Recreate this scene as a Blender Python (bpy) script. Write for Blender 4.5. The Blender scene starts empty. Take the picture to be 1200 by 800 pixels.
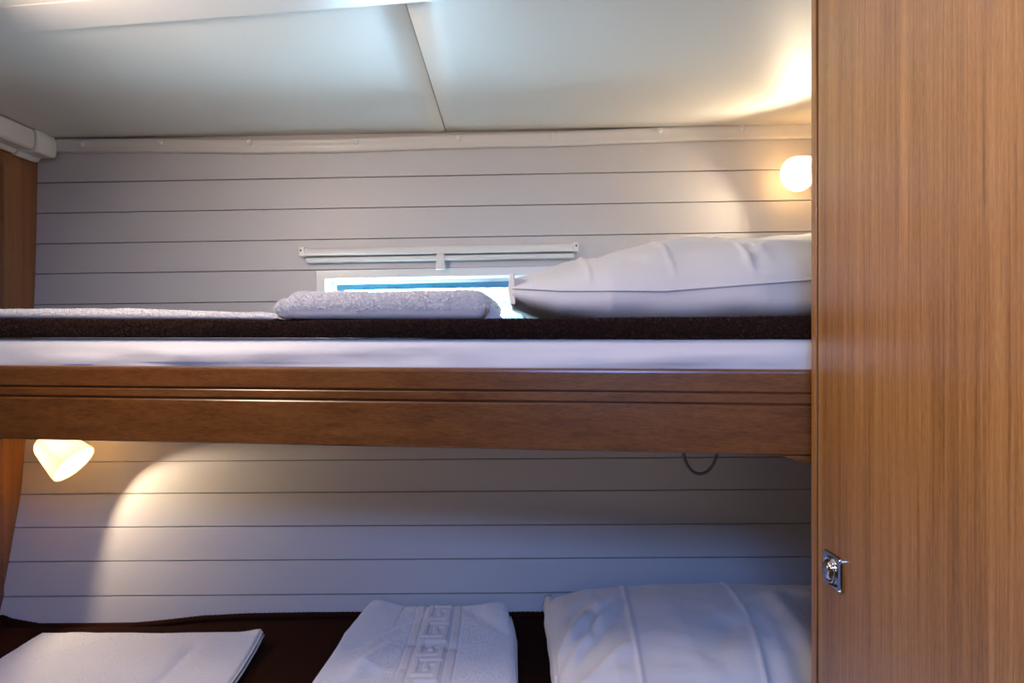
import bpy, bmesh, math, random
from mathutils import Vector, noise
random.seed(7)
C = bpy.context.scene.collection
EYE = 1.55            # camera height above the cabin floor; geometry below is written relative to eye height
F = 800.0             # focal length in pixels of a 1200 px wide frame (24 mm lens)

# ------------------------------------------------------------------ camera, world, lights, exposure
cd = bpy.data.cameras.new('camera'); cam = bpy.data.objects.new('camera', cd); C.objects.link(cam)
cd.lens = 24; cd.sensor_width = 36; cd.clip_start = 0.02
cam.location = (0, 0, EYE); cam.rotation_euler = (math.pi/2, 0, 0)
bpy.context.scene.camera = cam
vs = bpy.context.scene.view_settings
vs.view_transform = 'Standard'; vs.look = 'None'; vs.gamma = 1; vs.use_curve_mapping = False
vs.exposure = 0.22
w = bpy.data.worlds.new('overcast_sky'); bpy.context.scene.world = w; w.use_nodes = True
bg = w.node_tree.nodes['Background']; bg.inputs[0].default_value = (0.72, 0.90, 1.0, 1); bg.inputs[1].default_value = .8

def area(name, loc, target, sx, sy, power, col, spread=180):
    l = bpy.data.lights.new(name, 'AREA'); l.shape = 'RECTANGLE'; l.size = sx; l.size_y = sy
    l.energy = power; l.color = col; l.spread = math.radians(spread)
    o = bpy.data.objects.new(name, l); C.objects.link(o)
    o.location = (loc[0], loc[1], loc[2]+EYE)
    d = Vector(target) - Vector(loc); o.rotation_euler = d.to_track_quat('-Z', 'Y').to_euler()
    return o
# daylight entering by the cabin window behind the camera and by the porthole of the window in view
area('rear_window_daylight', (-0.10, -1.36, 0.14), (-0.10, 1.5, -0.10), 0.9, 0.52, 0.4, (0.75, 0.82, 1.0))
area('roof_hatch_daylight', (-0.02, -0.37, 0.498), (0.03, -0.27, -0.5), 0.46, 0.44, 26, (0.20, 0.40, 1.0))
area('door_warm_fill', (-1.17, -0.10, 0.36), (0.42, 0.36, 0.34), 0.16, 0.16, 2.6, (1.0, 0.74, 0.48), 60)  # added narrow warm fill aimed at the door, no fitting there
area('upper_bunk_warm_fill', (-0.74, 0.80, 0.43), (0.30, 1.20, -0.10), 0.20, 0.10, 4.0, (1.0, 0.78, 0.60))  # unseen warm fill added for rail, sheet and upper wall, kept off the lower bunk
area('window_daylight', (-0.30, 1.80, 0.085), (-0.22, 0.9, 0.30), 0.34, 0.09, 17, (0.70, 0.84, 1.0))
LAMP_COL = (1.0, 0.78, 0.52)

# ------------------------------------------------------------------ helpers
ORG = {}
def prop(o, label=None, cat=None, group=None, kind=None):
    if label: o['label'] = label
    if cat: o['category'] = cat
    if group: o['group'] = group
    if kind: o['kind'] = kind
    return o
def empty(name, loc):
    o = bpy.data.objects.new(name, None); C.objects.link(o); o.empty_display_size = .05
    o.location = (loc[0], loc[1], loc[2]+EYE); ORG[o.name] = Vector(loc); return o
def mesh(name, verts, faces, mat, parent=None, smooth=False, origin=None, bevel=0, segs=2, subsurf=0, recalc=True):
    vv = [Vector(v) for v in verts]
    if origin is None:
        xs = [v.x for v in vv]; ys = [v.y for v in vv]; zs = [v.z for v in vv]
        origin = Vector(((min(xs)+max(xs))/2, (min(ys)+max(ys))/2, min(zs)))
    origin = Vector(origin)
    me = bpy.data.meshes.new(name); me.from_pydata([v-origin for v in vv], [], faces); me.update()
    if recalc:
        bm = bmesh.new(); bm.from_mesh(me); bmesh.ops.recalc_face_normals(bm, faces=bm.faces); bm.to_mesh(me); bm.free()
    if smooth:
        me.polygons.foreach_set('use_smooth', [True]*len(me.polygons))
    me.materials.append(mat)
    o = bpy.data.objects.new(name, me); C.objects.link(o); ORG[o.name] = origin
    if parent:
        o.parent = parent; o.location = origin - ORG[parent.name]
    else:
        o.location = (origin.x, origin.y, origin.z+EYE)
    if bevel:
        m = o.modifiers.new('bevel', 'BEVEL'); m.width = bevel; m.segments = segs; m.limit_method = 'ANGLE'; m.harden_normals = False
        me.polygons.foreach_set('use_smooth', [True]*len(me.polygons))
        m2 = o.modifiers.new('wn', 'WEIGHTED_NORMAL'); m2.keep_sharp = True
    if subsurf:
        m = o.modifiers.new('sub', 'SUBSURF'); m.levels = m.render_levels = subsurf
    return o
BOXF = [(0,1,2,3),(7,6,5,4),(0,4,5,1),(1,5,6,2),(2,6,7,3),(3,7,4,0)]
def box8(x0,x1,y0,y1,z0,z1):
    return [(x0,y0,z0),(x1,y0,z0),(x1,y1,z0),(x0,y1,z0),(x0,y0,z1),(x1,y0,z1),(x1,y1,z1),(x0,y1,z1)]
def box(name, b, mat, parent=None, bevel=0.0, **k):
    return mesh(name, box8(*b), BOXF, mat, parent, bevel=bevel, **k)
class MB:
    def __init__(s): s.v = []; s.f = []
    def add(s, v, f):
        n = len(s.v); s.v += [tuple(p) for p in v]; s.f += [tuple(i+n for i in q) for q in f]; return s
def loft(rings, cap=True, close=True):
    """rings: list of equally long closed point loops"""
    v = [p for r in rings for p in r]; n = len(rings[0]); f = []
    for i in range(len(rings)-1):
        for j in range(n if close else n-1):
            a = i*n+j; b = i*n+(j+1) % n
            f.append((a, b, b+n, a+n))
    if cap: f.append(tuple(range(n))[::-1]); f.append(tuple(range((len(rings)-1)*n, len(rings)*n)))
    return v, f
def tube(path, r, n=10):
    rings = []; P = [Vector(p) for p in path]; up = Vector((0.13, 0.9, 0.21)).normalized()
    for i, p in enumerate(P):
        t = (P[min(i+1, len(P)-1)] - P[max(i-1, 0)]).normalized()
        a = t.cross(up).normalized(); b = t.cross(a)
        rr = r[i] if isinstance(r, (list, tuple)) else r
        rings.append([p + a*rr*math.cos(2*math.pi*k/n) + b*rr*math.sin(2*math.pi*k/n) for k in range(n)])
    return loft(rings)
def lathe(origin, axis, prof, n=40, closed_ends=False):
    """prof: list of (distance along axis, radius)"""
    ax = Vector(axis).normalized(); a = ax.orthogonal().normalized(); b = ax.cross(a); o = Vector(origin)
    rings = [[o + ax*d + (a*math.cos(2*math.pi*k/n) + b*math.sin(2*math.pi*k/n))*max(r, 1e-5) for k in range(n)] for d, r in prof]
    return loft(rings, cap=closed_ends)
def sinterp(t, pts):
    """smooth (Catmull-Rom) interpolation"""
    n = len(pts)
    for i in range(n-1):
        if t <= pts[i+1][0] or i == n-2:
            x0, y0 = pts[i]; x1, y1 = pts[i+1]; d = (y1-y0)/(x1-x0)
            m0 = ((y1-pts[i-1][1])/(x1-pts[i-1][0])) if i else d
            m1 = ((pts[i+2][1]-y0)/(pts[i+2][0]-x0)) if i+2 < n else d
            h = x1-x0; u = (t-x0)/h
            if u > 1 or u < 0: return y0+d*(t-x0)
            return y0*(2*u**3-3*u*u+1)+m0*h*(u**3-2*u*u+u)+y1*(3*u*u-2*u**3)+m1*h*(u**3-u*u)
def interp(t, pts):
    if t <= pts[0][0]: return pts[0][1]
    for (a, va), (b, vb) in zip(pts, pts[1:]):
        if t <= b: return va + (vb-va)*(t-a)/(b-a)
    return pts[-1][1]
def sstep(t): t = max(0, min(1, t)); return t*t*(3-2*t)
def nz(x, y, z=0.0): return noise.noise(Vector((x, y, z)))
def ridge(x, y, segs):
    """sum of soft ridges: (x0,y0,x1,y1,width,height)"""
    s = 0.0
    for x0, y0, x1, y1, wd, am in segs:
        dx, dy = x1-x0, y1-y0; L2 = dx*dx+dy*dy
        t = ((x-x0)*dx+(y-y0)*dy)/L2; tc = max(0, min(1, t))
        d2 = (x-x0-tc*dx)**2+(y-y0-tc*dy)**2
        e = sstep(min(tc, 1-tc)*5+.15)
        s += am*e*math.exp(-d2/(wd*wd))
    return s

# ------------------------------------------------------------------ materials
def mat(name, col, rough=.5, **k):
    m = bpy.data.materials.new(name); m.use_nodes = True; b = m.node_tree.nodes['Principled BSDF']
    b.inputs['Base Color'].default_value = (*col, 1); b.inputs['Roughness'].default_value = rough
    for a, v in k.items(): b.inputs[a.replace('_', ' ')].default_value = v
    return m
def N(m, t, **k):
    n = m.node_tree.nodes.new(t)
    for a, v in k.items(): setattr(n, a, v)
    return n
def bump(m, scale, strength, dist=.002, detail=4, mapping=(1,1,1), prev=None):
    nt = m.node_tree; tc = N(m, 'ShaderNodeTexCoord'); mp = N(m, 'ShaderNodeMapping'); mp.inputs['Scale'].default_value = mapping
    no = N(m, 'ShaderNodeTexNoise'); no.inputs['Scale'].default_value = scale; no.inputs['Detail'].default_value = detail
    bu = N(m, 'ShaderNodeBump'); bu.inputs['Strength'].default_value = strength; bu.inputs['Distance'].default_value = dist
    nt.links.new(tc.outputs['Object'], mp.inputs[0]); nt.links.new(mp.outputs[0], no.inputs['Vector'])
    nt.links.new(no.outputs['Fac'], bu.inputs['Height'])
    if prev: nt.links.new(prev.outputs[0], bu.inputs['Normal'])
    nt.links.new(bu.outputs[0], nt.nodes['Principled BSDF'].inputs['Normal'])
    return no, bu
def tint(m, scale, c0, c1, mapping=(1,1,1), lo=.35, hi=.65, detail=5):
    nt = m.node_tree; tc = N(m, 'ShaderNodeTexCoord'); mp = N(m, 'ShaderNodeMapping'); mp.inputs['Scale'].default_value = mapping
    no = N(m, 'ShaderNodeTexNoise'); no.inputs['Scale'].default_value = scale; no.inputs['Detail'].default_value = detail
    r = N(m, 'ShaderNodeValToRGB'); r.color_ramp.elements[0].color = (*c0, 1); r.color_ramp.elements[1].color = (*c1, 1)
    r.color_ramp.elements[0].position = lo; r.color_ramp.elements[1].position = hi
    nt.links.new(tc.outputs['Object'], mp.inputs[0]); nt.links.new(mp.outputs[0], no.inputs['Vector']); nt.links.new(no.outputs['Fac'], r.inputs[0])
    nt.links.new(r.outputs[0], nt.nodes['Principled BSDF'].inputs['Base Color'])
    return r
def wood(name, axis, dark, mid, light, rough=.32, coat=.35, bands=26, fine=260):
    """oiled teak veneer, grain running along the given axis"""
    m = mat(name, mid, rough); nt = m.node_tree; b = nt.nodes['Principled BSDF']
    b.inputs['Coat Weight'].default_value = coat; b.inputs['Coat Roughness'].default_value = .30
    sc = [1, 1, 1]; sc[axis] = .018
    tc = N(m, 'ShaderNodeTexCoord')
    def nn(scale, detail, dist=0, s=sc):
        mp = N(m, 'ShaderNodeMapping'); mp.inputs['Scale'].default_value = s
        no = N(m, 'ShaderNodeTexNoise'); no.inputs['Scale'].default_value = scale; no.inputs['Detail'].default_value = detail
        no.inputs['Distortion'].default_value = dist; no.inputs['Roughness'].default_value = .6
        nt.links.new(tc.outputs['Object'], mp.inputs[0]); nt.links.new(mp.outputs[0], no.inputs['Vector']); return no
    A = nn(bands, 3, .2); B = nn(fine, 3, .1)
    s2 = [1, 1, 1]; s2[axis] = .12; D = nn(520, 2, 0, s2)
    r = N(m, 'ShaderNodeValToRGB'); e = r.color_ramp.elements
    e[0].position = .35; e[0].color = (*dark, 1); e[1].position = .67; e[1].color = (*light, 1)
    x = e.new(.5); x.color = (*mid, 1)
    mx = N(m, 'ShaderNodeMix'); mx.data_type = 'FLOAT'; mx.inputs[0].default_value = .5
    nt.links.new(A.outputs['Fac'], mx.inputs[2]); nt.links.new(B.outputs['Fac'], mx.inputs[3])
    mx2 = N(m, 'ShaderNodeMix'); mx2.data_type = 'FLOAT'; mx2.inputs[0].default_value = .22
    nt.links.new(mx.outputs[0], mx2.inputs[2]); nt.links.new(D.outputs['Fac'], mx2.inputs[3])
    nt.links.new(mx2.outputs[0], r.inputs[0]); nt.links.new(r.outputs[0], b.inputs['Base Color'])
    bu = N(m, 'ShaderNodeBump'); bu.inputs['Strength'].default_value = .12; bu.inputs['Distance'].default_value = .001
    nt.links.new(mx2.outputs[0], bu.inputs['Height']); nt.links.new(bu.outputs[0], b.inputs['Normal'])
    return m
TD, TM, TL = (.145, .060, .016), (.30, .138, .041), (.46, .238, .086)
M_door = wood('teak_vertical', 2, TD, TM, TL, bands=34, fine=240)
M_side = wood('teak_side_panel', 2, TD, (.27, .105, .028), (.36, .155, .045), rough=.4, coat=.2)
M_rail = wood('teak_rail', 0, (.088, .026, .0055), (.170, .058, .0115), (.240, .092, .021), rough=.3, coat=.4, bands=60, fine=420)
M_plank = mat('white_wall_plank', (.61, .592, .597), .42); bump(M_plank, 300, .06, .0006)
M_joint = mat('plank_joint', (.40, .38, .37), .8); bump(M_joint, 200, .1)
M_ceil = mat('cream_ceiling_vinyl', (.73, .715, .67), .5); bump(M_ceil, 420, .22, .0008)
M_trim = mat('white_plastic_trim', (.74, .715, .69), .34); bump(M_trim, 40, .05, .001)
M_plastic = mat('white_plastic', (.80, .81, .80), .3); bump(M_plastic, 60, .03, .0005)
M_dark = mat('dark_screw', (.02, .02, .02), .4, Metallic=.6)
M_teal = mat('teal_acrylic_edge', (.008, .065, .095), .2)
M_steel = mat('grey_steel', (.35, .38, .40), .35, Metallic=.9)
M_chrome = mat('chrome', (.72, .74, .78), .08, Metallic=1.0)
M_cable = mat('grey_cable', (.20, .19, .20), .45)
M_inner = mat('mattress_foam', (.6, .58, .52), .9)
M_floor = wood('cabin_floor', 1, (.08,.03,.01), (.16,.07,.025), (.22,.10,.04))
M_cloth = mat('white_bed_sheet', (.80, .80, .815), .75, Sheen_Weight=.25)
_, b1 = bump(M_cloth, 900, .12, .0004, 2); bump(M_cloth, 14, .35, .006, 3, (1, 1, 2), b1)
M_case = mat('white_pillow_cotton', (.82, .81, .80), .7, Sheen_Weight=.2)
_, b1 = bump(M_case, 1100, .10, .0004, 2); bump(M_case, 16, .28, .006, 4, (1, 1, 1), b1)
M_terry = mat('white_terry', (.88, .87, .87), .95, Sheen_Weight=.4); bump(M_terry, 650, .8, .0025, 3)
M_tuft = mat('white_terry_loop', (.84, .83, .83), .9, Sheen_Weight=.4); tint(M_tuft, 300, (.84,.83,.84), (.93,.92,.92))
M_hem = mat('towel_hem', (.78, .79, .80), .8); bump(M_hem, 500, .4, .001, 2, (.2, 3, 3))
M_brown = mat('brown_fleece', (.030, .0125, .0085), .95, Sheen_Weight=.08); bump(M_brown, 420, .8, .002, 3)
for q_ in ('Specular IOR Level',): M_brown.node_tree.nodes['Principled BSDF'].inputs[q_].default_value = .1
M_brown.node_tree.nodes['Principled BSDF'].inputs['Sheen Tint'].default_value = (.5, .25, .16, 1)
M_fibre = mat('brown_fleece_fibre', (.05, .02, .013), .95); tint(M_fibre, 260, (.010, .004, .003), (.13, .055, .034), lo=.45, hi=.68)
M_rib = mat('brown_blanket_rib', (.022, .0075, .0042), .95, Specular_IOR_Level=.05); bump(M_rib, 90, .5, .002, 2, (2.2, .4, .4))
def shade_mat():
    m = bpy.data.materials.new('frosted_lamp_glass'); m.use_nodes = True; nt = m.node_tree; nt.nodes.clear()
    o = nt.nodes.new('ShaderNodeOutputMaterial'); d = nt.nodes.new('ShaderNodeBsdfDiffuse'); t = nt.nodes.new('ShaderNodeBsdfTranslucent')
    g = nt.nodes.new('ShaderNodeBsdfGlossy'); g.inputs['Roughness'].default_value = .2
    d.inputs[0].default_value = (.85, .82, .76, 1); t.inputs[0].default_value = (1.0, .85, .62, 1)
    a = nt.nodes.new('ShaderNodeMixShader'); a.inputs[0].default_value = .84
    b = nt.nodes.new('ShaderNodeMixShader'); b.inputs[0].default_value = .06
    nt.links.new(d.outputs[0], a.inputs[1]); nt.links.new(t.outputs[0], a.inputs[2])
    nt.links.new(a.outputs[0], b.inputs[1]); nt.links.new(g.outputs[0], b.inputs[2]); nt.links.new(b.outputs[0], o.inputs[0]); return m
M_shade = shade_mat()
def emit_mat(name, col, s):
    m = bpy.data.materials.new(name); m.use_nodes = True; nt = m.node_tree; nt.nodes.clear()
    o = nt.nodes.new('ShaderNodeOutputMaterial'); e = nt.nodes.new('ShaderNodeEmission'); e.inputs[0].default_value = (*col, 1); e.inputs[1].default_value = s
    nt.links.new(e.outputs[0], o.inputs[0]); return m
M_bulb = emit_mat('lit_lower_bulb', LAMP_COL, 3600)
M_bulb2 = emit_mat('lit_upper_bulb', LAMP_COL, 2800)
def pane_mat():
    m = bpy.data.materials.new('weathered_acrylic'); m.use_nodes = True; nt = m.node_tree; nt.nodes.clear()
    o = nt.nodes.new('ShaderNodeOutputMaterial'); t = nt.nodes.new('ShaderNodeBsdfTransparent'); t.inputs[0].default_value = (.86, .97, 1, 1)
    l = nt.nodes.new('ShaderNodeBsdfTranslucent'); l.inputs[0].default_value = (.72, .92, 1, 1)
    no = nt.nodes.new('ShaderNodeTexNoise'); no.inputs['Scale'].default_value = 55; no.inputs['Detail'].default_value = 6
    r = nt.nodes.new('ShaderNodeValToRGB'); r.color_ramp.elements[0].position = .35; r.color_ramp.elements[1].position = .7
    r.color_ramp.elements[0].color = (.15,.15,.15,1); r.color_ramp.elements[1].color = (.75,.75,.75,1)
    tc = nt.nodes.new('ShaderNodeTexCoord'); nt.links.new(tc.outputs['Object'], no.inputs['Vector'])
    x = nt.nodes.new('ShaderNodeMixShader'); nt.links.new(no.outputs['Fac'], r.inputs[0]); nt.links.new(r.outputs[0], x.inputs[0])
    nt.links.new(t.outputs[0], x.inputs[1]); nt.links.new(l.outputs[0], x.inputs[2]); nt.links.new(x.outputs[0], o.inputs[0]); return m
M_pane = pane_mat()

# ------------------------------------------------------------------ the curved outer wall (hull side)
XL = -1.21
LY = [155, 214.5, 250, 286, 321, 357, 393, 430, 467, 504, 541.5, 579, 618, 658, 699, 741, 785]      # joints, left end (image rows of the survey)
RY = [138, 198, 234.5, 271, 308, 345, 382, 420, 458, 496.5, 535, 573, 613, 652, 692, 733, 776]
EDGE = [(150, 45), (180, 44.5), (300, 42), (357, 40), (430, 36), (515, 30), (580, 24), (620, 17), (660, 10), (700, 2), (760, -12), (800, -24)]
RD = [(150, 1.685), (350, 1.685), (520, 1.675), (640, 1.662), (740, 1.640), (800, 1.62)]
def PL(r):
    y = sinterp(r, list(enumerate(LY))); d = -XL*F/(600-sinterp(y, EDGE)); return Vector((XL, d, (400-y)*d/F))
def PR(r):
    y = sinterp(r, list(enumerate(RY))); d = sinterp(y, RD); return Vector((350*d/F, d, (400-y)*d/F))
def S0(a, r): l = PL(r); return l + (PR(r)-l)*a
def S(a, r, off=0.0):
    p = S0(a, r)
    if off:
        u = S0(a+.01, r)-S0(a-.01, r); v = S0(a, r+.3)-S0(a, r-.3); n = u.cross(v).normalized()
        if n.y > 0: n = -n
        p = p + n*off
    return p
def W(px, py, off=0.0):
    """point on the wall surface seen in direction (px,py), moved off into the cabin"""
    a, r = .5, 5.0
    for _ in range(40):
        p = S0(a, r); x = 600+p.x*F/p.y; y = 400-p.z*F/p.y
        a += (px-x)/980; r += (py-y)/38
    return S(a, r, off)
A0, A1 = 0.0, 1.055
NR = len(LY)-1
wb = MB()
wins = (4, 6)                                  # rows cut by the window
def a_of(px, r):
    a = .5
    for _ in range(30):
        p = S0(a, r); a += (px-(600+p.x*F/p.y))/980
    return a
def back_strip(a0, a1, r0, r1):
    n = max(1, int((r1-r0)*3)); v = []; f = []
    for i in range(n+1):
        r = r0+(r1-r0)*i/n
        v += [S(a0, r, -.006), S(a1, r, -.006), S(a1, r, -.030), S(a0, r, -.030)]
    return loft([v[i*4:i*4+4] for i in range(n+1)])
for q in ((A0, A1, 0, 4), (A0, a_of(380, 5), 4, 6), (a_of(650, 5), A1, 4, 6), (A0, A1, 6, NR)): wb.add(*back_strip(*q))
wall_back = mesh('wall_back', wb.v, wb.f, M_joint, origin=(0, 1.7, -.8)); prop(wall_back, kind='structure', label='curved outer wall clad in white horizontal planks')
def plank(a0, a1, r):
    g = .016; th = .0055
    prof = [(g*.55, -th), (g*.6, -.0028), (g*1.25, 0)] + [(t, 0) for t in (.2, .4, .6, .8)] + [(1-g*1.1, 0), (1-g*.55, -.0028), (1-g*.5, -th)]
    rings = [[S(a, r+t, o) for t, o in prof] for a in (a0, (a0+a1)/2, a1)]
    v, f = loft(rings, cap=True, close=False)
    o = mesh('plank', v, f, M_plank, wall_back, smooth=True); o.data.set_sharp_from_angle(angle=math.radians(20)); return o
for r in range(NR):
    if wins[0] <= r < wins[1]:
        plank(A0, a_of(381, r+.5), r); plank(a_of(649, r+.5), A1, r)
    else: plank(A0, A1, r)

# ------------------------------------------------------------------ side walls, floor, rear wall, ceiling
wl = box('wall_left', (XL-.03, XL, -1.4, 1.80, -1.55, .54), M_side, origin=(XL, .3, -1.55)); prop(wl, kind='structure')
box('panel_joint', (XL-.001, XL+.0035, 1.600, 1.622, -1.2, .50), M_rail, wl, bevel=.001)
wr = box('wall_right', (.86, .89, .96, 1.78, -1.55, .56), M_plank); prop(wr, kind='structure')
wr2 = box('wall_corridor', (1.25, 1.28, -1.4, .96, -1.55, .56), M_side); prop(wr2, kind='structure')
wr3 = box('wall_locker', (.86, 1.28, .93, .96, -1.55, .56), M_side); prop(wr3, kind='structure')
fl = box('floor', (XL-.03, 1.28, -1.43, 1.80, -1.58, -1.55), M_floor); prop(fl, kind='structure')
wf = MB()
for b in ((XL-.03, 1.28, -1.43, -1.40, -1.55, -.13), (XL-.03, 1.28, -1.43, -1.40, .41, .56), (XL-.03, -.57, -1.43, -1.40, -.13, .41), (.37, 1.28, -1.43, -1.40, -.13, .41)): wf.add(box8(*b), BOXF)
wf = mesh('wall_front', wf.v, wf.f, M_side); prop(wf, kind='structure')
w2 = MB()
for b in ((-.60, .40, -1.40, -1.385, -.16, -.12), (-.60, .40, -1.40, -1.385, .40, .44), (-.60, -.56, -1.40, -1.385, -.12, .40), (.36, .40, -1.40, -1.385, -.12, .40)): w2.add(box8(*b), BOXF)
w2 = mesh('window_2', w2.v, w2.f, M_plastic); prop(w2, kind='structure')
# ceiling: backing board, two padded panels with a joint and a nearer, lower panel with its edge trim
def CZ(x): return .513 + (x-XL)*.0085
def cbox(x0, x1, yf, yb, z0, z1, off=0):
    """slab under the tilted ceiling; yf/yb are functions of x, z0/z1 offsets from the ceiling height"""
    return [(x0, yf(x0), CZ(x0)+z0), (x1, yf(x1), CZ(x1)+z0), (x1, yb(x1), CZ(x1)+z0), (x0, yb(x0), CZ(x0)+z0),
            (x0, yf(x0), CZ(x0)+z1), (x1, yf(x1), CZ(x1)+z1), (x1, yb(x1), CZ(x1)+z1), (x0, yb(x0), CZ(x0)+z1)]
def wally(x): return PL(0).y + (PR(0).y-PL(0).y)*(x-XL)/(PR(0).x-XL)
ce = mesh('ceiling', cbox(XL-.03, 1.28, lambda x: -1.43, lambda x: 1.80, .0105, .04), BOXF, M_joint); prop(ce, kind='structure')
def seam_x(y): return -.168 + .0125*0 + (y-1.71)*.0 - (1.71-y)*-.0
trimY = lambda x: .985 - .135*(x+.0)            # front edge line, parallel to the bunk rail
def cpanel(xa, xb, ya, yb):
    nx, ny = 18, 10; v = []; f = []
    for j in range(ny+1):
        for i in range(nx+1):
            x = xa+(xb-xa)*i/nx; y0 = ya(x); y1 = yb(x); y = y0+(y1-y0)*j/ny
            ex = min(x-xa, xb-x); ey = min(y-y0, y1-y)
            z = CZ(x) + .002*math.exp(-max(0, min(ex, ey))/.0015) + .0012*nz(x*3, y*3)
            v.append((x, y, z))
    for j in range(ny):
        for i in range(nx): a = j*(nx+1)+i; f.append((a, a+1, a+nx+2, a+nx+1))
    # returns up to the backing
    n = len(v); per = [i for i in range(nx+1)] + [(j+1)*(nx+1)-1 for j in range(1, ny+1)] + [ny*(nx+1)+i for i in range(nx-1, -1, -1)] + [j*(nx+1) for j in range(ny-1, 0, -1)]
    for i in per: v.append((v[i][0], v[i][1], CZ(v[i][0])+.0105))
    L = len(per)
    for k in range(L): f.append((per[k], per[(k+1) % L], n+(k+1) % L, n+k))
    return mesh('ceiling_panel', v, f, M_ceil, ce, smooth=True)
cpanel(XL+.001, -.1665, lambda x: trimY(x)-.06, lambda x: wally(x)+.02)
cpanel(-.1640, .86, lambda x: trimY(x)-.06, lambda x: wally(x)+.02)
mesh('ceiling_panel', cbox(XL+.001, 1.24, lambda x: -1.40, lambda x: trimY(x)-.045, -.006, .0105), BOXF, M_ceil, ce, bevel=.002)
hf = MB()
for b in ((-.29, .25, -.635, -.60, .492, .512), (-.29, .25, -.14, -.105, .492, .512), (-.29, -.255, -.60, -.14, .492, .512), (.215, .25, -.60, -.14, .492, .512)): hf.add(box8(*b), BOXF)
hf = mesh('window_3', hf.v, hf.f, M_plastic, bevel=.003); prop(hf, kind='structure')
tr = mesh('trim_3', cbox(XL+.001, .86, lambda x: trimY(x)-.05, lambda x: trimY(x)+.035, -.0070, -.0002), BOXF, M_trim, bevel=.003, segs=3); prop(tr, kind='structure')

# cornice along the outer wall (cove profile, slightly wavy) with screw caps
CW = [(40, 166), (200, 166), (300, 167), (400, 165.5), (522, 161), (650, 158), (780, 152.5), (950, 147.5), (1010, 145)]
rings = []
for i in range(61):
    px = 52+960*i/60; yt = interp(px, CW); hh = 13.0+1.8*(px-50)/900
    prof = [(-2, .001), (-1.5, .016), (0, .019), (2.5, .019), (5, .0165), (hh*.7, .0125), (hh*.86, .0135), (hh*.95, .0125), (hh, .009), (hh+.4, .0005)]
    rings.append([W(px, yt+dy, o + .0008*nz(px*.02, 0)) for dy, o in prof])
v, f = loft(rings)
t1 = mesh('trim_1', v, f, M_trim, smooth=True, origin=(0, 1.7, .45)); prop(t1, kind='structure')
for px, py in ((101, 171), (192, 169), (296, 169), (419, 168), (538, 164), (647, 161), (771, 155.5), (867, 152)):
    p = W(px, py, .0165); n = (W(px, py, .03)-p)
    v, f = lathe(p, n, [(-.002, .0076), (.0030, .0076), (.0055, .0062), (.0066, .0034), (.0058, .0018), (.0046, .0)], 18)
    mesh('screw_cap', v, f, M_plastic, t1, smooth=True)
# cornice on the left wall
prof = [(XL, .455), (XL+.012, .452), (XL+.020, .462), (XL+.052, .462), (XL+.058, .466), (XL+.060, .474), (XL+.060, .500), (XL+.055, .5115), (XL, .513)]
v, f = loft([[(x, y, z) for x, z in prof] for y in (-1.38, 0, 1, 1.645)])
t2 = mesh('trim_2', v, f, M_trim, origin=(XL, .3, .45), bevel=.002); prop(t2, kind='structure')
cx, cz = XL, .49
def grow(p, k): return (XL+(p[0]-XL)*k if p[0] > XL else XL, cz+(p[1]-cz)*k)
rr = []
for y, k in ((1.648, 1.0), (1.650, 1.09), (1.690, 1.10), (1.716, 1.07), (1.728, .95)):
    rr.append([(a[0], y, min(a[1], .5125)) for a in (grow(p, k) for p in prof)])
v, f = loft(rr); mesh('corner_piece', v, f, M_plastic, t2, bevel=.0015)

# ------------------------------------------------------------------ window in the outer wall
win = empty('window_1', W(515, 352)); prop(win, kind='structure')
def wring(outer, inner, o_front, o_back, nseg=1):
    """rectangular ring on the wall: outer/inner = (xl, xr, ytop_left, ytop_right, ybot_left, ybot_right)"""
    def c(q, o): return [W(q[0], q[2], o), W(q[1], q[3], o), W(q[1], q[5], o), W(q[0], q[4], o)]
    rings = [c(outer, o_back), c(outer, o_front), c(inner, o_front), c(inner, o_back)]
    v = [p for r in rings for p in r]; f = []
    for k in range(4):
        k2 = (k+1) % 4
        for i in range(4): j = (i+1) % 4; f.append((k*4+i, k*4+j, k2*4+j, k2*4+i))
    return v, f
O = (372, 658, 317.5, 312, 397, 390); I = (382.5, 648, 327.2, 322.2, 387, 381)
m_ = MB(); m_.add(*wring(O, I, .010, -.002))
I2 = (381.5, 649, 326.2, 321.2, 388, 382)
m_.add(*wring(I2, I, .004, -.075))                       # deep reveal through the wall
mesh('window_frame', m_.v, m_.f, M_plastic, win, bevel=.0015)
G = (388, 642, 331, 325.8, 383.5, 377.5); Gi = (397, 633, 337.5, 333, 376.5, 371)
v, f = wring((379, 651, 324, 319, 390, 385), G, -.052, -.064); mesh('outer_rim', v, f, M_plastic, win)
v, f = wring(G, Gi, -.050, -.062); mesh('glazing_frame', v, f, M_teal, win, bevel=.0012)
pv = [W(x, y, -.056) for x, y in ((390, 332), (640, 327), (640, 376), (390, 382))] + [W(x, y, -.060) for x, y in ((390, 332), (640, 327), (640, 376), (390, 382))]
mesh('pane', pv, BOXF, M_pane, win)
v, f = tube([W(599, 334, -.020), W(606, 350, -.024), W(617.5, 378, -.030)], .0045, 8); mesh('stay_arm', v, f, M_steel, win, smooth=True)
v, f = tube([W(600, 333, -.020), W(600, 333, -.052)], .004, 8); mesh('stay_pivot', v, f, M_steel, win, smooth=True)

# roller blind cassette above it
def wbox(xl, xr, tl, tr, bl, br, o0, o1):
    q = [(xl, bl), (xr, br), (xr, tr), (xl, tl)]
    return [W(x, y, o0) for x, y in q] + [W(x, y, o1) for x, y in q]
rb = empty('roller_blind', W(515, 298)); prop(rb, 'slim white roller blind cassette fixed above the small window', 'blind')
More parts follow.
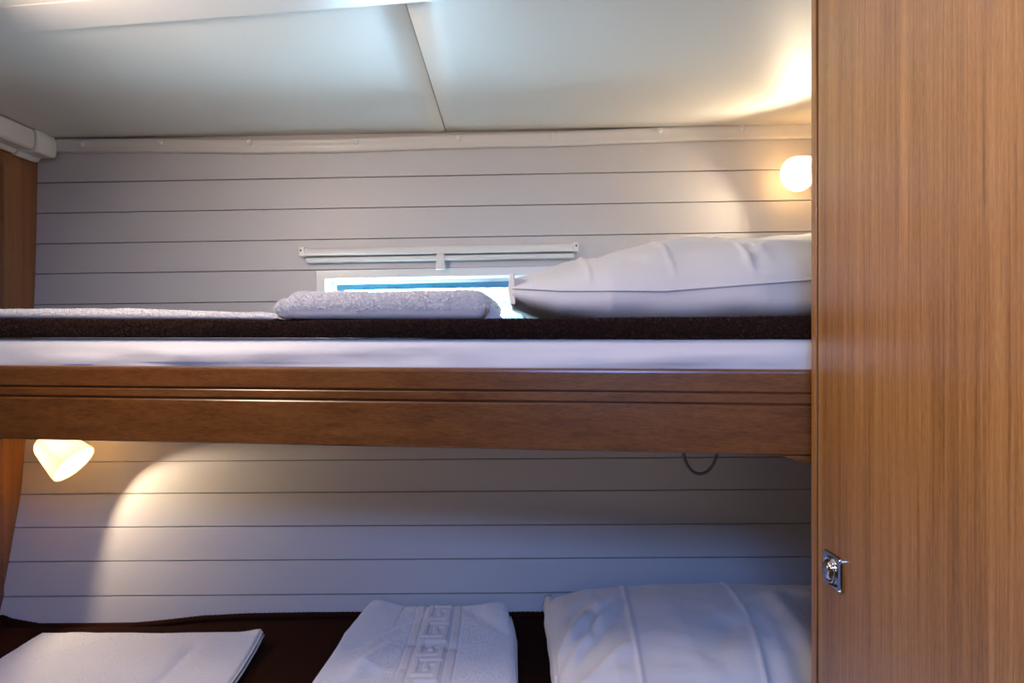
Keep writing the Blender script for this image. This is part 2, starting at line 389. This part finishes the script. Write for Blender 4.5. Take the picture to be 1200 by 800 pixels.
# cassette: rounded top profile
rings = []
for px, dt in ((359.5, 0), (671, -5.6)):
    rings.append([W(px, y+dt, o) for y, o in ((292, .0), (291.6, .010), (292.4, .017), (294.5, .0215), (298, .0235), (300.8, .0235), (301.5, .021), (301.5, 0))])
v, f = loft(rings); mesh('cassette', v, f, M_plastic, rb, bevel=.0006)
for xa, xb, d in ((353.5, 360, .0), (670.5, 677, -5.6)):
    mesh('end_cap', wbox(xa, xb, 290.6+d, 290.6+d, 302+d, 302+d, 0, .024), BOXF, M_plastic, rb, bevel=.002, segs=3)
    xm = xa+2.6 if d == 0 else xb-2.4
    p = W(xm, 295+d, .0235); v, f = lathe(p, W(xm, 295+d, .04)-p, [(-.001, .0022), (.0012, .0022), (.0014, .0)], 12); mesh('screw', v, f, M_dark, rb)
rings = []
for px, dt in ((361, 0), (672, -5.6)):
    rings.append([W(px, y+dt, o) for y, o in ((303, .002), (303, .016), (304, .019), (307, .020), (308.6, .018), (309, .014), (309, .002))])
v, f = loft(rings); mesh('bottom_bar', v, f, M_plastic, rb, bevel=.0006)
rings = []
for y, hw, o in ((297.5, 4.6, .0255), (303, 4.2, .026), (309, 4.6, .026), (314, 5.6, .027), (316.6, 5.8, .0285), (317.4, 5.0, .028)):
    rings.append([W(517.5-hw, y, o-.006), W(517.5-hw, y, o-.001), W(517.5, y, o+.0005), W(517.5+hw, y, o-.001), W(517.5+hw, y, o-.006)])
v, f = loft(rings); mesh('pull_tab', v, f, M_plastic, rb, smooth=True)

# ------------------------------------------------------------------ cabin door / partition on the right, with its flush latch
DX = .42
door = box('door_1', (DX, DX+.022, -.42, .9355, -1.53, .522), M_door, origin=(DX, .25, -1.53)); prop(door, kind='structure')
box('edge_lipping', (DX-.0012, DX+.023, .9405, .9560, -1.53, .522), M_door, door, bevel=.0012)
box('edge_groove', (DX+.004, DX+.022, .9350, .9410, -1.53, .522), M_rail, door)
ly, lz = (.913+.8615)/2, -.2973
plate = MB()
def rrect(y0, y1, z0, z1, r, n=5):
    p = []
    for (cy, cz_, a0) in ((y1-r, z1-r, 0), (y0+r, z1-r, 90), (y0+r, z0+r, 180), (y1-r, z0+r, 270)):
        for k in range(n+1): a = math.radians(a0+90*k/n); p.append((cy+r*math.cos(a), cz_+r*math.sin(a)))
    return p
rings = []
for dx, ins in ((.001, 0), (-.0030, 0), (-.0042, .0007), (-.0046, .0022)):
    rings.append([(DX+dx, y, z) for y, z in rrect(.8615+ins, .913-ins, lz-.0218+ins, lz+.0218-ins, .005)])
v, f = loft(rings)
lp = mesh('latch_plate', v, f, M_chrome, door, smooth=False); prop(lp, label='square chrome latch plate')
cy_ = ly+.004
v, f = lathe((DX-.0044, cy_, lz), (-1, 0, 0), [(0, .0175), (.0022, .0172), (.0030, .0160), (.0022, .0148), (.0004, .0142)], 40); mesh('latch_ring', v, f, M_chrome, lp, smooth=True)
v, f = lathe((DX-.0044, cy_, lz), (-1, 0, 0), [(0, .0138), (.0035, .0130), (.0062, .0105), (.0075, .006), (.0078, .0)], 40); mesh('latch_button', v, f, M_chrome, lp, smooth=True)
v, f = tube([(DX-.0050, ly-.012, lz-.016), (DX-.0052, ly+.004, lz-.0185)], .0016, 8); mesh('latch_slot', v, f, M_dark, lp)
for dz in (-.0195, .0195):
    v, f = lathe((DX-.0040, .8645, lz+dz), (-1, 0, 0), [(0, .0024), (.0022, .0022), (.003, .0)], 14); mesh('latch_stud', v, f, M_chrome, lp, smooth=True)

# ------------------------------------------------------------------ upper bunk
def railY(x): return .97 + (.424-x)*.1329
bunk = empty('upper_bunk', (-.2, 1.25, -.1625)); prop(bunk, 'upper bunk with a moulded dark teak front rail', 'bunk')
ZT, ZB = -.0400, -.1625
prof = [(.0, ZB+.002), (.002, ZB), (.022, ZB), (.022, ZT), (.0055, ZT), (.0025, ZT-.0008), (.0007, ZT-.0028), (0, ZT-.006),
        (0, -.0715), (.0012, -.0735), (.0048, -.0745), (.0048, -.0757), (.0012, -.0762), (.0004, -.0775), (.0004, -.0878), (.0018, -.0898), (.0052, -.0905), (.0052, -.0920), (.0012, -.0926), (0, -.0945)]
xs = [XL+.002, -.9, -.5, 0, .4, .855]
v, f = loft([[(x, railY(x)+dy, z) for dy, z in prof] for x in xs])
mesh('front_rail', v, f, M_rail, bunk, origin=(-.2, 1.0, ZB))
v = []
xa, xb = XL+.003, .855
b = [(xa, railY(xa)+.0225), (xb, railY(xb)+.0225), (xb, 1.64), (xa, 1.685)]
mesh('base_board', [(x, y, -.146) for x, y in b]+[(x, y, -.130) for x, y in b], BOXF, M_side, bunk)
# small shaped corner bracket under the rail
pts = [(.384, -.1630), (.396, -.1668), (.410, -.1708), (.424, -.1742), (.445, -.1775), (.50, -.180), (.60, -.180), (.60, -.1630)]
v, f = loft([[(x, railY(x)+y0, z) for x, z in pts] for y0 in (.002, .030)]); mesh('corner_bracket', v, f, M_rail, bunk, bevel=.001)

# mattress with its sheet
FY = lambda x: railY(x)+.030
mt = empty('mattress', (-.2, 1.3, -.13)); prop(mt, 'upper bunk mattress wrapped in a tucked white sheet', 'mattress')
b = [(xa+.01, FY(xa)+.03), (xb-.01, FY(xb)+.03), (xb-.01, 1.62), (xa+.01, 1.66)]
mesh('foam_core', [(x, y, -.1295) for x, y in b]+[(x, y, .001) for x, y in b], BOXF, M_inner, mt)
NX = 260; rings = []
for i in range(NX+1):
    x = xa+(xb-xa)*i/NX; fy = FY(x); ring = []
    sec = [(1.60, .0042), (fy+.06, .0045), (fy+.03, .0052), (fy+.015, .0045), (fy+.008, .0018), (fy+.003, -.004), (fy+.0005, -.012), (fy, -.022), (fy+.001, -.034), (fy+.003, -.046), (fy+.005, -.062), (fy+.007, -.1), (fy+.008, -.128)]
    for y, z in sec:
        k = sstep((.0-z)/.03) if z < 0 else 0
        d = ridge(x, z*3, [(-1.05, -.16, -.30, -.02, .012, .012), (-.95, -.20, -.55, -.09, .014, -.010), (-.45, -.13, -.10, -.07, .02, -.009), (-.05, -.13, .45, -.05, .022, .009), (.10, -.14, .38, -.10, .014, -.010), (-.60, -.05, -.25, -.09, .014, .009), (.05,-.03,.40,-.09,.014,.008)])
        d += .0035*nz(x*5, z*12) + .0015*nz(x*16+z*30, 3)
        yy = y-k*d
        if z < -.037: yy = max(yy, railY(x)+.0235)
        ring.append((x, yy, z))
    rings.append(ring)
v, f = loft(rings, cap=False, close=False); mesh('sheet', v, f, M_cloth, mt, smooth=True)

def tufts(name, samples, mat_, parent, length, width, jitter=.7, label=None):
    """tiny pointed loops on surface samples (point, normal)"""
    v = []; f = []; R = random.random
    for p, n in samples:
        n = Vector(n); d = (n + Vector((R()-.5, R()-.5, R()-.5))*2*jitter).normalized()
        s = d.cross(Vector((R()-.5, R()-.5, R()-.5))).normalized()*width
        L = length*(.6+.8*R()); k = len(v); p = Vector(p) - n*length*.15
        v += [p-s, p+s, p+d*L]; f.append((k, k+1, k+2))
    o = mesh(name, v, f, mat_, parent, recalc=False); prop(o, kind='stuff'); return o
def sample(o, count, cond=None):
    me = o.data; off = ORG[o.name]; polys = me.polygons; R = random.random
    ar = []; s = 0; out = []
    sel = [p for p in polys if (cond is None or cond(p.center+off, p.normal))]
    for p in sel: s += p.area; ar.append(s)
    import bisect
    for _ in range(count):
        p = sel[min(len(sel)-1, bisect.bisect(ar, R()*s))]; vs_ = [me.vertices[i].co for i in p.vertices]
        if len(vs_) < 3: continue
        k = random.randrange(1, len(vs_)-1); a, b_ = R(), R()
        if a+b_ > 1: a, b_ = 1-a, 1-b_
        out.append((vs_[0]+(vs_[k]-vs_[0])*a+(vs_[k+1]-vs_[0])*b_+off, p.normal.copy()))
    return out

# blanket on the upper bunk: thick brown fleece with a rolled front edge
def btop(x): return interp(x, [(-1.21, .0400), (-.90, .0385), (-.66, .0355), (-.5, .0345), (-.36, .0322), (0, .0345), (.1, .0350), (.3, .0355), (.45, .0375), (.86, .0375)])
def bbot(x): return interp(x, [(-1.21, .0102), (-.36, .0085), (0, .0065), (.3, .0058), (.45, .0060), (.86, .006)])
rings = []
for i in range(241):
    x = xa+(xb-xa)*i/240; fy = FY(x)-.004+.002*nz(x*7, 1); t = btop(x)+.0008*nz(x*20, 2); bo = bbot(x)+.0006*nz(x*25, 5)
    c = (t+bo)/2; h = (t-bo)/2; ring = [(x, 1.61, bo), (x, fy+.05, bo), (x, fy+.012, bo)]
    for k in range(0, 9):
        a = -math.pi/2+math.pi*k/8; ring.append((x, fy+.009-.009*math.copysign(abs(math.cos(a))**.7, math.cos(a)), c+h*math.sin(a)))
    ring += [(x, fy+.02, t), (x, fy+.05, t-.0005), (x, fy+.1, t-.003), (x, fy+.2, t-.004), (x, 1.61, t-.004)]
    rings.append(ring)
v, f = loft(rings)
ub = empty('blanket', (-.2, 1.3, .006)); prop(ub, 'dark brown fleece blanket spread on the upper mattress', 'blanket')
bl = mesh('fleece_body', v, f, M_brown, ub, smooth=True)
tufts('fleece_pile', sample(bl, 90000, lambda c, n: c.y < FY(c.x)+.011), M_fibre, ub, .0024, .0009, .8)

# ------------------------------------------------------------------ generic soft slab (towels) and pillows
def slab(x0, x1, nx, y0, y1, ny, top, bot, r, warp=None):
    """closed soft slab lofted along x; r = edge rounding; top/bot functions of (x,y)"""
    rings = []
    xs_ = [x0 + r*(1-math.cos(math.pi/2*k/5)) for k in range(5)] + [x0+r+(x1-x0-2*r)*k/nx for k in range(nx+1)] + [x1 - r*(1-math.cos(math.pi/2*(4-k)/5)) for k in range(5)]
    for x in xs_:
        dx = min(x-x0, x1-x); e = math.sqrt(max(0, 1-((r-dx)/r)**2)) if dx < r else 1
        e = max(e, .04); ring = []
        ys_ = [y0 + r*(1-math.cos(math.pi/2*k/5)) for k in range(1, 5)] + [y0+r+(y1-y0-2*r)*k/ny for k in range(ny+1)] + [y1 - r*(1-math.cos(math.pi/2*(4-k)/5)) for k in range(0, 4)]
        up = []; dn = []
        for y in ys_:
            dy = min(y-y0, y1-y); g = math.sqrt(max(0, 1-((r-dy)/r)**2)) if dy < r else 1
            T = top(x, y); B = bot(x, y); c = (T+B)/2; h = (T-B)/2*e*g
            up.append((x, y, c+h)); dn.append((x, y, c-h))
        T = top(x, y0); B = bot(x, y0); a = (x, y0, (T+B)/2); T = top(x, y1); B = bot(x, y1); b_ = (x, y1, (T+B)/2)
        ring = [a]+up+[b_]+dn[::-1]
        if warp: ring = [warp(p) for p in ring]
        rings.append(ring)
    return loft(rings)

# thick folded towel standing nearest the front edge of the upper bunk
ZU = .0335
tw = empty('bath_towel', (-.20, 1.12, ZU)); prop(tw, 'thick folded white terry towel on the upper bunk in front of the window', 'towel')
def ftop(x, y):
    s = interp(x, [(-.375, .069), (-.35, .0765), (-.26, .0770), (-.10, .0800), (-.062, .0800), (-.042, .073), (-.034, .063)])
    return s + .0018*nz(x*22, y*20, 4) + .0010*nz(x*60, y*50, 9) + .003*math.exp(-((y-1.14)/.04)**2) - .02*max(0, y-1.20)
def fbot(x, y): return .0362 + .001*abs(nz(x*30, y*20))
v, f = slab(-.367, -.042, 90, 1.102, 1.31, 36, ftop, fbot, .014, warp=lambda p: (p[0]+.10*(p[1]-1.102)*(1 if p[0] > -.2 else .2), p[1], p[2]))
t_ = mesh('folded_body', v, f, M_terry, tw, smooth=True)
tufts('terry_pile', sample(t_, 60000, lambda c, n: n.z > -.3 and c.z > .0385 and (c.y < 1.15 or n.z > .2)), M_tuft, tw, .0040, .0008, .8)
# rolled fold at the left end
v, f = slab(-.386, -.351, 8, 1.106, 1.29, 20, lambda x, y: .0685+.001*nz(x*30, y*30), lambda x, y: .0362, .0135)
t_ = mesh('rolled_fold', v, f, M_terry, tw, smooth=True)
tufts('terry_pile', sample(t_, 9000, lambda c, n: n.z > -.3 and c.z > .0385 and c.y < 1.17), M_tuft, tw, .0024, .0008, .8)
# free corner at the right end: thin folded flap sloping to the blanket
fl_ = [(-.050, 1.135, .0735), (-.042, 1.135, .0680), (-.030, 1.130, .0550), (-.0175, 1.125, .0410), (-.016, 1.125, .0372)]
rings = [[(x, y, z), (x+.001, y+.10, z+.001), (x-.001, y+.10, .0362), (x-.003, y, .0362)] for x, y, z in fl_]
v, f = loft(rings); mesh('loose_flap', v, f, M_hem, tw, bevel=.002)

# flatter towel at the left on the upper bunk
tw = empty('bath_towel', (-.62, 1.2, ZU)); prop(tw, 'flat folded white terry towel at the left end of the upper bunk', 'towel')
def ltop(x, y):
    return interp(x, [(-1.0, .0555), (-.80, .0560), (-.66, .0555), (-.58, .0525), (-.52, .0500), (-.46, .0480), (-.42, .0470), (-.385, .0420)]) + .0012*nz(x*25, y*20) + .0008*nz(x*60, y*60)
v, f = slab(-1.00, -.390, 120, 1.130, 1.41, 30, ltop, lambda x, y: btop(x)+.0024, .008, warp=lambda p: (p[0], p[1]-(p[0]+.39)*.1329, p[2]))
t_ = mesh('folded_body', v, f, M_terry, tw, smooth=True)
tufts('terry_pile', sample(t_, 50000, lambda c, n: c.y < 1.27 and n.z > -.3 and c.z > btop(c.x)+.004), M_tuft, tw, .0022, .0008, .8)
rings = [[(x, 1.135, z), (x, 1.30, z), (x, 1.30, z-.002), (x, 1.135, z-.002)] for x, z in ((-.412, .0465), (-.400, .0440), (-.390, .0400), (-.376, .0380), (-.370, .0375))]
v, f = loft(rings); mesh('hem_corner', v, f, M_hem, tw)

def pillow(name, x0, x1, nu, yc, wid, zt, zb, zm, creases, label, group=None, flap=None, wrinkle=.0025, seed=0, p1=2.0, q1=.75, qb=.24, floor_z=0, xw=lambda x, y: x, front=0):
    """puffy pillow lofted along x: wid/zt/zb/zm are functions of u in 0..1"""
    nth = 60; rings = []; us = [0, .004, .012, .025] + [.04+.93*k/nu for k in range(nu+1)] + [.985, 1.0]
    for u in us:
        ring = []; ww = wid(u); T = zt(u); B = zb(u); Mz = zm(u)
        for side in (1, -1):
            for k in range(nth):
                s = -math.cos(math.pi*k/nth)*side            # from front to back on top, back to front below
                shape = max(0, 1-abs(s)**p1)**(q1 if side > 0 else qb)
                z = Mz + ((T-Mz) if side > 0 else (B-Mz))*shape
                X = x0+(x1-x0)*u; Y = yc(u)+ww*s
                if side > 0:
                    z += ridge(X, Y, creases)*min(1, shape*2+.15) + wrinkle*nz(X*9+seed, Y*9, z*9)*min(1, shape*3) + wrinkle*.5*nz(X*22+seed, Y*30, 2)*shape
                else:
                    z += wrinkle*.6*nz(X*12+seed, Y*12, 7)*shape
                z = max(z, floor_z)
                yy = Y
                if front: yy += front*nz(X*8+seed, z*25, 3)*(1 if s < 0 else .3)
                ring.append((xw(X, Y), yy, z))
        rings.append(ring)
    v, f = loft(rings)
    root = empty(name, (x0+(x1-x0)/2, yc(.5), floor_z)); prop(root, label, 'pillow', group)
    o = mesh('pillowcase', v, f, M_case, root, smooth=True)
    return root, o
# upper pillow
pu, _ = pillow('pillow', .0, .80, 300, lambda u: 1.29, lambda u: interp(u, [(0, .165), (.06, .18), (.2, .205), (.5, .215), (1, .20)]),
    lambda u: interp(u, [(0, .112), (.02, .121), (.075, .136), (.16, .154), (.28, .174), (.40, .187), (.52, .196), (.7, .200), (.9, .17), (1, .12)]),
    lambda u: interp(u, [(0, .060), (.04, .046), (.10, .030), (.2, .02), (1, .02)]),
    lambda u: interp(u, [(0, .088), (.1, .082), (.3, .080), (.6, .098), (1, .105)]),
    [(.125, 1.05, .13, 1.50, .005, .004), (.262, 1.06, .245, 1.50, .006, .003), (.385, 1.05, .36, 1.50, .0055, .0045), (.40, 1.05, .375, 1.50, .012, -.004), (.37, 1.09, .42, 1.14, .008, .004), (.05, 1.14, .20, 1.30, .02, -.006), (.36, 1.16, .52, 1.30, .03, -.005), (.40, 1.10, .60, 1.16, .02, -.004), (.22, 1.12, .34, 1.26, .03, .005)],
    'white cotton pillow lying on the upper bunk beside the window', None, wrinkle=.005, seed=3, p1=2.0, q1=.62, floor_z=.0352, front=.006)
# front seam welt, a narrow sewn edge
seam = []
for k in range(61):
    u = k/60; X = .80*u; ww = interp(u, [(0, .165), (.06, .18), (.2, .205), (.5, .215), (1, .20)]); z = interp(u, [(0, .088), (.1, .082), (.3, .080), (.6, .098), (1, .105)])
    seam.append((X, 1.29-ww-.0015+.006*nz(X*8+3, z*25, 3), z))
v, f = tube(seam, .0018, 8); mesh('sewn_edge', v, f, M_case, pu, smooth=True)
# hem at the pillowcase opening
v, f = loft([[(.004, 1.125, .112+0), (-.004, 1.128, .114), (-.0065, 1.14, .086), (-.002, 1.128, .062), (.006, 1.125, .060)], [(.006, 1.30, .110), (-.002, 1.30, .112), (-.004, 1.30, .086), (0, 1.30, .063), (.008, 1.30, .062)]])
mesh('open_hem', v, f, M_case, pu, bevel=.002)

# ------------------------------------------------------------------ lower bunk
ZL = -.648
lb = empty('lower_bunk', (-.2, 1.2, -1.5)); prop(lb, 'lower bunk base beneath the upper bunk', 'bunk')
b = [(xa, .96), (.855, .96), (.855, 1.60), (xa, 1.60)]
def quadbox(b, z0, z1): return [(x, y, z0) for x, y in b]+[(x, y, z1) for x, y in b]
mesh('base_box', quadbox([(xa, .98), (.855, .97), (.855, 1.56), (xa, 1.58)], -1.549, -.765), BOXF, M_side, lb)
mesh('lower_rail', quadbox([(xa, .955), (.855, .955), (.855, .977), (xa, .977)], -.86, -.72), BOXF, M_rail, lb, bevel=.003)
m2 = mesh('mattress', quadbox([(xa+.005, .985), (.85, .985), (.85, 1.585), (xa+.005, 1.585)], -.764, ZL-.014), BOXF, M_cloth, bevel=.02, segs=4)
prop(m2, 'thick lower bunk mattress under the dark brown blanket', 'mattress')
# brown blanket, hem turned up against the wall
def wallY(x, z):
    r = interp(-z, [(-PL(k).z, k) for k in range(NR+1)]); a = (x-XL)/(PR(r).x-XL); return S0(a, r).y
HEM = [(-1.21, -.6400), (-1.19, -.6380), (-1.17, -.6450), (-1.10, -.6560), (-.95, -.6600), (-.85, -.6540), (-.72, -.6420), (-.6, -.6380), (-.4, -.6370), (-.2, -.6385), (0, -.640), (.86, -.640)]
rings = []
for i in range(701):
    x = xa+(xb-xa)*i/700; h = interp(x, HEM)+.0006*nz(x*18, 0)+.0005*math.sin(x*2*math.pi/.0115); wy = wallY(x, h)-.001
    base = ZL+.001*nz(x*6, 0)
    ring = [(x, .99, ZL-.013), (x, .975, ZL-.012), (x, .968, ZL-.006), (x, .975, ZL)]
    for k in range(1, 25):
        y = .975+(wy-.055-.975)*k/24; ring.append((x, y, ZL+.0022*nz(x*6, y*8)+.001*nz(x*20, y*20)-.002*sstep((y-1.4)/.1)))
    hr = .0065
    for k in range(0, 10):
        a = math.pi*(1.25 - 1.25*k/9)
        ring.append((x, wy-.016-.001+hr*math.cos(a)*1.7, h-hr+hr*math.sin(a)*(1 if math.sin(a) > 0 else 1.2)))
    ring = [(a, b, max(c, ZL-.0125)) for a, b, c in ring]
    ring += [(x, wy-.003, max(h-.02, ZL-.012)), (x, wy-.003, ZL-.013)]
    rings.append(ring)
v, f = loft(rings)
lbk = empty('blanket', (-.2, 1.3, ZL-.013)); prop(lbk, 'dark brown blanket covering the lower bunk with its hem against the wall', 'blanket')
mesh('fleece_body', v, f, M_rib, lbk, smooth=True)

# left lower towel
def c1(x, y): return ZL+.0195+.003*nz(x*6, y*6, 1) + .0012*nz(x*18, y*18, 2) + ridge(x, y, [(-.66, 1.44, -.655, 1.18, .014, -.009), (-.95, 1.3, -.80, 1.47, .02, .007), (-.85, 1.2, -.60, 1.24, .02, .004)]) + .008*math.exp(-((x+.525)**2+(y-1.47)**2)/.0016)
tw = empty('hand_towel', (-.77, 1.24, ZL)); prop(tw, 'folded white towel lying flat under the lit lamp on the lower bunk', 'towel')
def warp1(p):
    x, y, z = p
    if x > -.6: x += .012*math.sin((y-1.0)*9)*(x+.6)/.08
    return (x, y, z)
v, f = slab(-1.018, -.530, 120, 1.0, 1.478, 120, c1, lambda x, y: ZL+.0035, .0055, warp1)
t_ = mesh('folded_body', v, f, M_terry, tw, smooth=True)
tufts('terry_pile', sample(t_, 60000, lambda c, n: n.z > .1 and c.y > 1.2), M_tuft, tw, .0013, .0005, .9)
pth = [(p[0]+.001, p[1], p[2]) for p in (warp1((-.5275, 1.0+.466*k/30, c1(-.535, 1.0+.466*k/30)-.0045)) for k in range(31))]
v, f = tube(pth, .0022, 8); prop(mesh('bound_edge', v, f, M_hem, tw, smooth=True), label='stitched towel edge')
pth = [(p[0]+.003, p[1], p[2]-.0055) for p in pth]
v, f = tube(pth, .0022, 8); mesh('bound_edge', v, f, M_hem, tw, smooth=True)

# middle lower towel with the woven key border
KEY = ["#######.", "#.....#.", "#.###.#.", "#...#.#.", "#####.##"]
BX0, BX1 = -.216, -.110
def border(x, y):
    d = 0.0
    for c in (BX0, BX0+.019, BX1-.019, BX1): d -= .0022*math.exp(-((x-c)/.0022)**2)
    if BX0+.019 < x < BX1-.019:
        kx0, kx1 = BX0+.026, BX1-.026; ce_ = (kx1-kx0)/5; i = int((x-kx0)//ce_)
        if 0 <= i < 5 and kx0 <= x < kx1:
            j = int((y/ .0105)) % 8
            d += .0032 if KEY[i][j] == '#' else -.0006
    elif BX0 < x < BX1: d += .0006
    return d
def c2(x, y):
    b_ = ZL+.030+.003*nz(x*5, y*5, 8)
    b_ += .016*math.exp(-((x+.335)/.05)**2)*sstep((y-1.38)/.2) + .010*math.exp(-((x+.02)/.05)**2)*sstep((y-1.40)/.2) + .004*sstep((y-1.45)/.12)
    b_ += 1.25*ridge(x, y, [(-.34, 1.36, -.19, 1.56, .014, -.006), (-.30, 1.40, -.22, 1.50, .015, .005), (-.31, 1.28, -.24, 1.40, .014, .006), (-.24, 1.41, -.05, 1.37, .014, -.005), (-.09, 1.56, .0, 1.44, .016, -.007), (-.33, 1.24, -.20, 1.30, .015, -.005), (-.32, 1.20, -.27, 1.32, .014, .006), (-.30, 1.315, -.2, 1.27, .012, .005), (-.05, 1.22, 0, 1.16, .014, .004)])
    return b_ + border(x, y) + .0008*nz(x*50, y*50, 5)
tw = empty('bath_towel', (-.175, 1.27, ZL)); prop(tw, 'folded white towel with a woven key border in the middle of the lower bunk', 'towel')
def warp2(p):
    x, y, z = p; x2 = x - .012*sstep((1.45-y)/.3)*(1 if x < -.3 else 0)*((-.3-x)/.055 if x < -.3 else 0)
    if y > 1.45:
        k = (y-1.45)/.14; x2 += (.030*k if x < -.26 else -.016*k)*(abs(x+.18)/.18)
    return (x2, min(y, 1.60), z)
v, f = slab(-.358, .004, 200, 1.0, 1.592, 330, c2, lambda x, y: ZL+.0045+.010*sstep((y-1.50)/.08), .012, warp2)
t_ = mesh('folded_body', v, f, M_terry, tw, smooth=True)
tufts('terry_pile', sample(t_, 70000, lambda c, n: n.z > .1 and c.y > 1.2 and not (BX0 < c.x < BX1)), M_tuft, tw, .0012, .0005, .9)
for dx, dz in ((.0015, -.009), (.0045, -.016)):
    pth = [warp2((.004+dx, 1.0+.53*k/30, c2(0, 1.0+.53*k/30)+dz)) for k in range(31)]
    v, f = tube(pth, .0028, 8); prop(mesh('bound_edge', v, f, M_hem, tw, smooth=True), label='stitched towel edge')

# lower pillow
pl, _ = pillow('pillow', .080, .85, 320, lambda u: 1.285, lambda u: interp(u, [(0, .285), (.05, .295), (.3, .305), (1, .30)]),
    lambda u: interp(u, [(0, -.575), (.03, -.555), (.12, -.530), (.3, -.514), (.6, -.510), (.88, -.512), (.96, -.53), (1, -.58)]),
    lambda u: ZL+.005, lambda u: interp(u, [(0, -.598), (.1, -.592), (.4, -.585), (1, -.595)]),
    [(.200, 1.0, .250, 1.60, .0045, .004), (.385, 1.0, .44, 1.26, .005, .0045), (.44, 1.26, .47, 1.56, .005, .0045), (.40, 1.0, .465, 1.30, .014, -.005),
     (.075, 1.21, .155, 1.37, .009, .013), (.155, 1.37, .25, 1.46, .009, .011), (.105, 1.36, .20, 1.50, .012, -.008), (.08, 1.15, .15, 1.27, .009, .011), (.15, 1.27, .225, 1.41, .010, .010), (.12, 1.24, .20, 1.40, .009, -.007), (.09, 1.08, .22, 1.20, .014, .010), (.11, 1.19, .21, 1.30, .010, -.006),
     (.12, 1.10, .22, 1.118, .004, .0035), (.22, 1.118, .35, 1.09, .004, .0035), (.50, 1.16, .53, 1.42, .022, .012), (.56, 1.18, .58, 1.42, .025, -.012), (.32, 1.12, .42, 1.28, .03, -.008), (.46, 1.05, .50, 1.30, .02, -.008)],
    'white cotton pillow on the lower bunk in front of the shadowed wall', None, wrinkle=.005, seed=11, p1=2.4, q1=.62, floor_z=ZL+.0035, xw=lambda x, y: x)
rings = []
for k in range(25):
    y = 1.20+.38*k/24; d = .004*nz(y*12, 4); z1 = -.575-.012*abs((y-1.42)/.2)
    rings.append([(.092, y, z1), (.076+d, y, z1-.004), (.071+d, y, z1-.03), (.076+d*1.5, y, z1-.052), (.086, y, z1-.055), (.096, y, z1-.03)])
v, f = loft(rings); mesh('open_hem', v, f, M_case, pl, smooth=True)

# ------------------------------------------------------------------ reading lamps
def lamp(rim, axis, mount, mount_n, label, bulbmat, depth, r1=.0435, r0=.030, L=.076):
    ax = Vector(axis).normalized(); rim = Vector(rim); back = rim - ax*L
    root = empty('reading_lamp', mount); prop(root, label, 'lamp', 'cone reading lamps of the two bunks')
    t = .0016
    prof = [(-.004, .006), (-.003, r0*.55), (.001, r0*.86), (.006, r0*.98), (.012, r0+(r1-r0)*.12), (L*.5, r0+(r1-r0)*.5), (L-.001, r1), (L, r1-t*.5), (L-.001, r1-t), (L*.5, r0+(r1-r0)*.5-t), (.012, r0+(r1-r0)*.12-t), (.006, r0*.90), (.002, r0*.5), (.001, .006)]
    v, f = lathe(back, ax, prof, 56); mesh('lamp_shade', v, f, M_shade, root, smooth=True)
    v, f = lathe(back, ax, [(-.020, .0), (-.020, .0085), (-.003, .0105), (.010, .0095), (L-depth-.016, .0045), (L-depth-.016, .0)], 20); mesh('socket', v, f, M_plastic, root, smooth=True)
    v, f = lathe(back, ax, [(L-depth-.0158, .0015), (L-depth-.012, .0045), (L-depth-.003, .0050), (L-depth+.001, .0035), (L-depth+.0025, .0)], 8); mesh('bulb', v, f, bulbmat, root, smooth=True)
    m = Vector(mount); mn = Vector(mount_n).normalized(); a = back - ax*.019
    v, f = tube([m + mn*.010, m + mn*.018, m + mn*.02*.5 + (a-m)*.5, a + ax*.004], .0045, 10); mesh('arm', v, f, M_steel, root, smooth=True)
    v, f = lathe(m, mn, [(.0, .026), (.006, .026), (.010, .023), (.012, .012), (.012, .0)], 32); mesh('mounting_plate', v, f, M_plastic, root, smooth=True)
    return root
lamp((-.994, 1.55, -.279), (.755, -.05, -.64), (-1.085, 1.575, -.1462), (0, 0, -1), 'lit cone reading lamp under the upper bunk at the left', M_bulb, .045, r1=.0510, r0=.0345, L=.088)
lamp((.668, 1.60, .392), (-.70, -.64, -.32), W(975, 186), (0, -1, 0), 'lit cone reading lamp on the wall above the upper pillow', M_bulb2, .012, L=.062, r0=.034, r1=.0415)

# cable loop hanging under the upper bunk
pth = []
for k in range(25):
    t = k/24; a = math.pi*t
    X = .356-.033*math.cos(a)+.006*(1-t)*0; Z = -.146 - .108*math.sin(a)**.55
    pth.append((X+.006*math.sin(a*.5), 1.30+.01*math.sin(a), Z))
v, f = tube(pth, .0032, 10); cb = mesh('cable', v, f, M_cable, smooth=True); prop(cb, 'short loop of grey cable hanging under the upper bunk', 'cable')
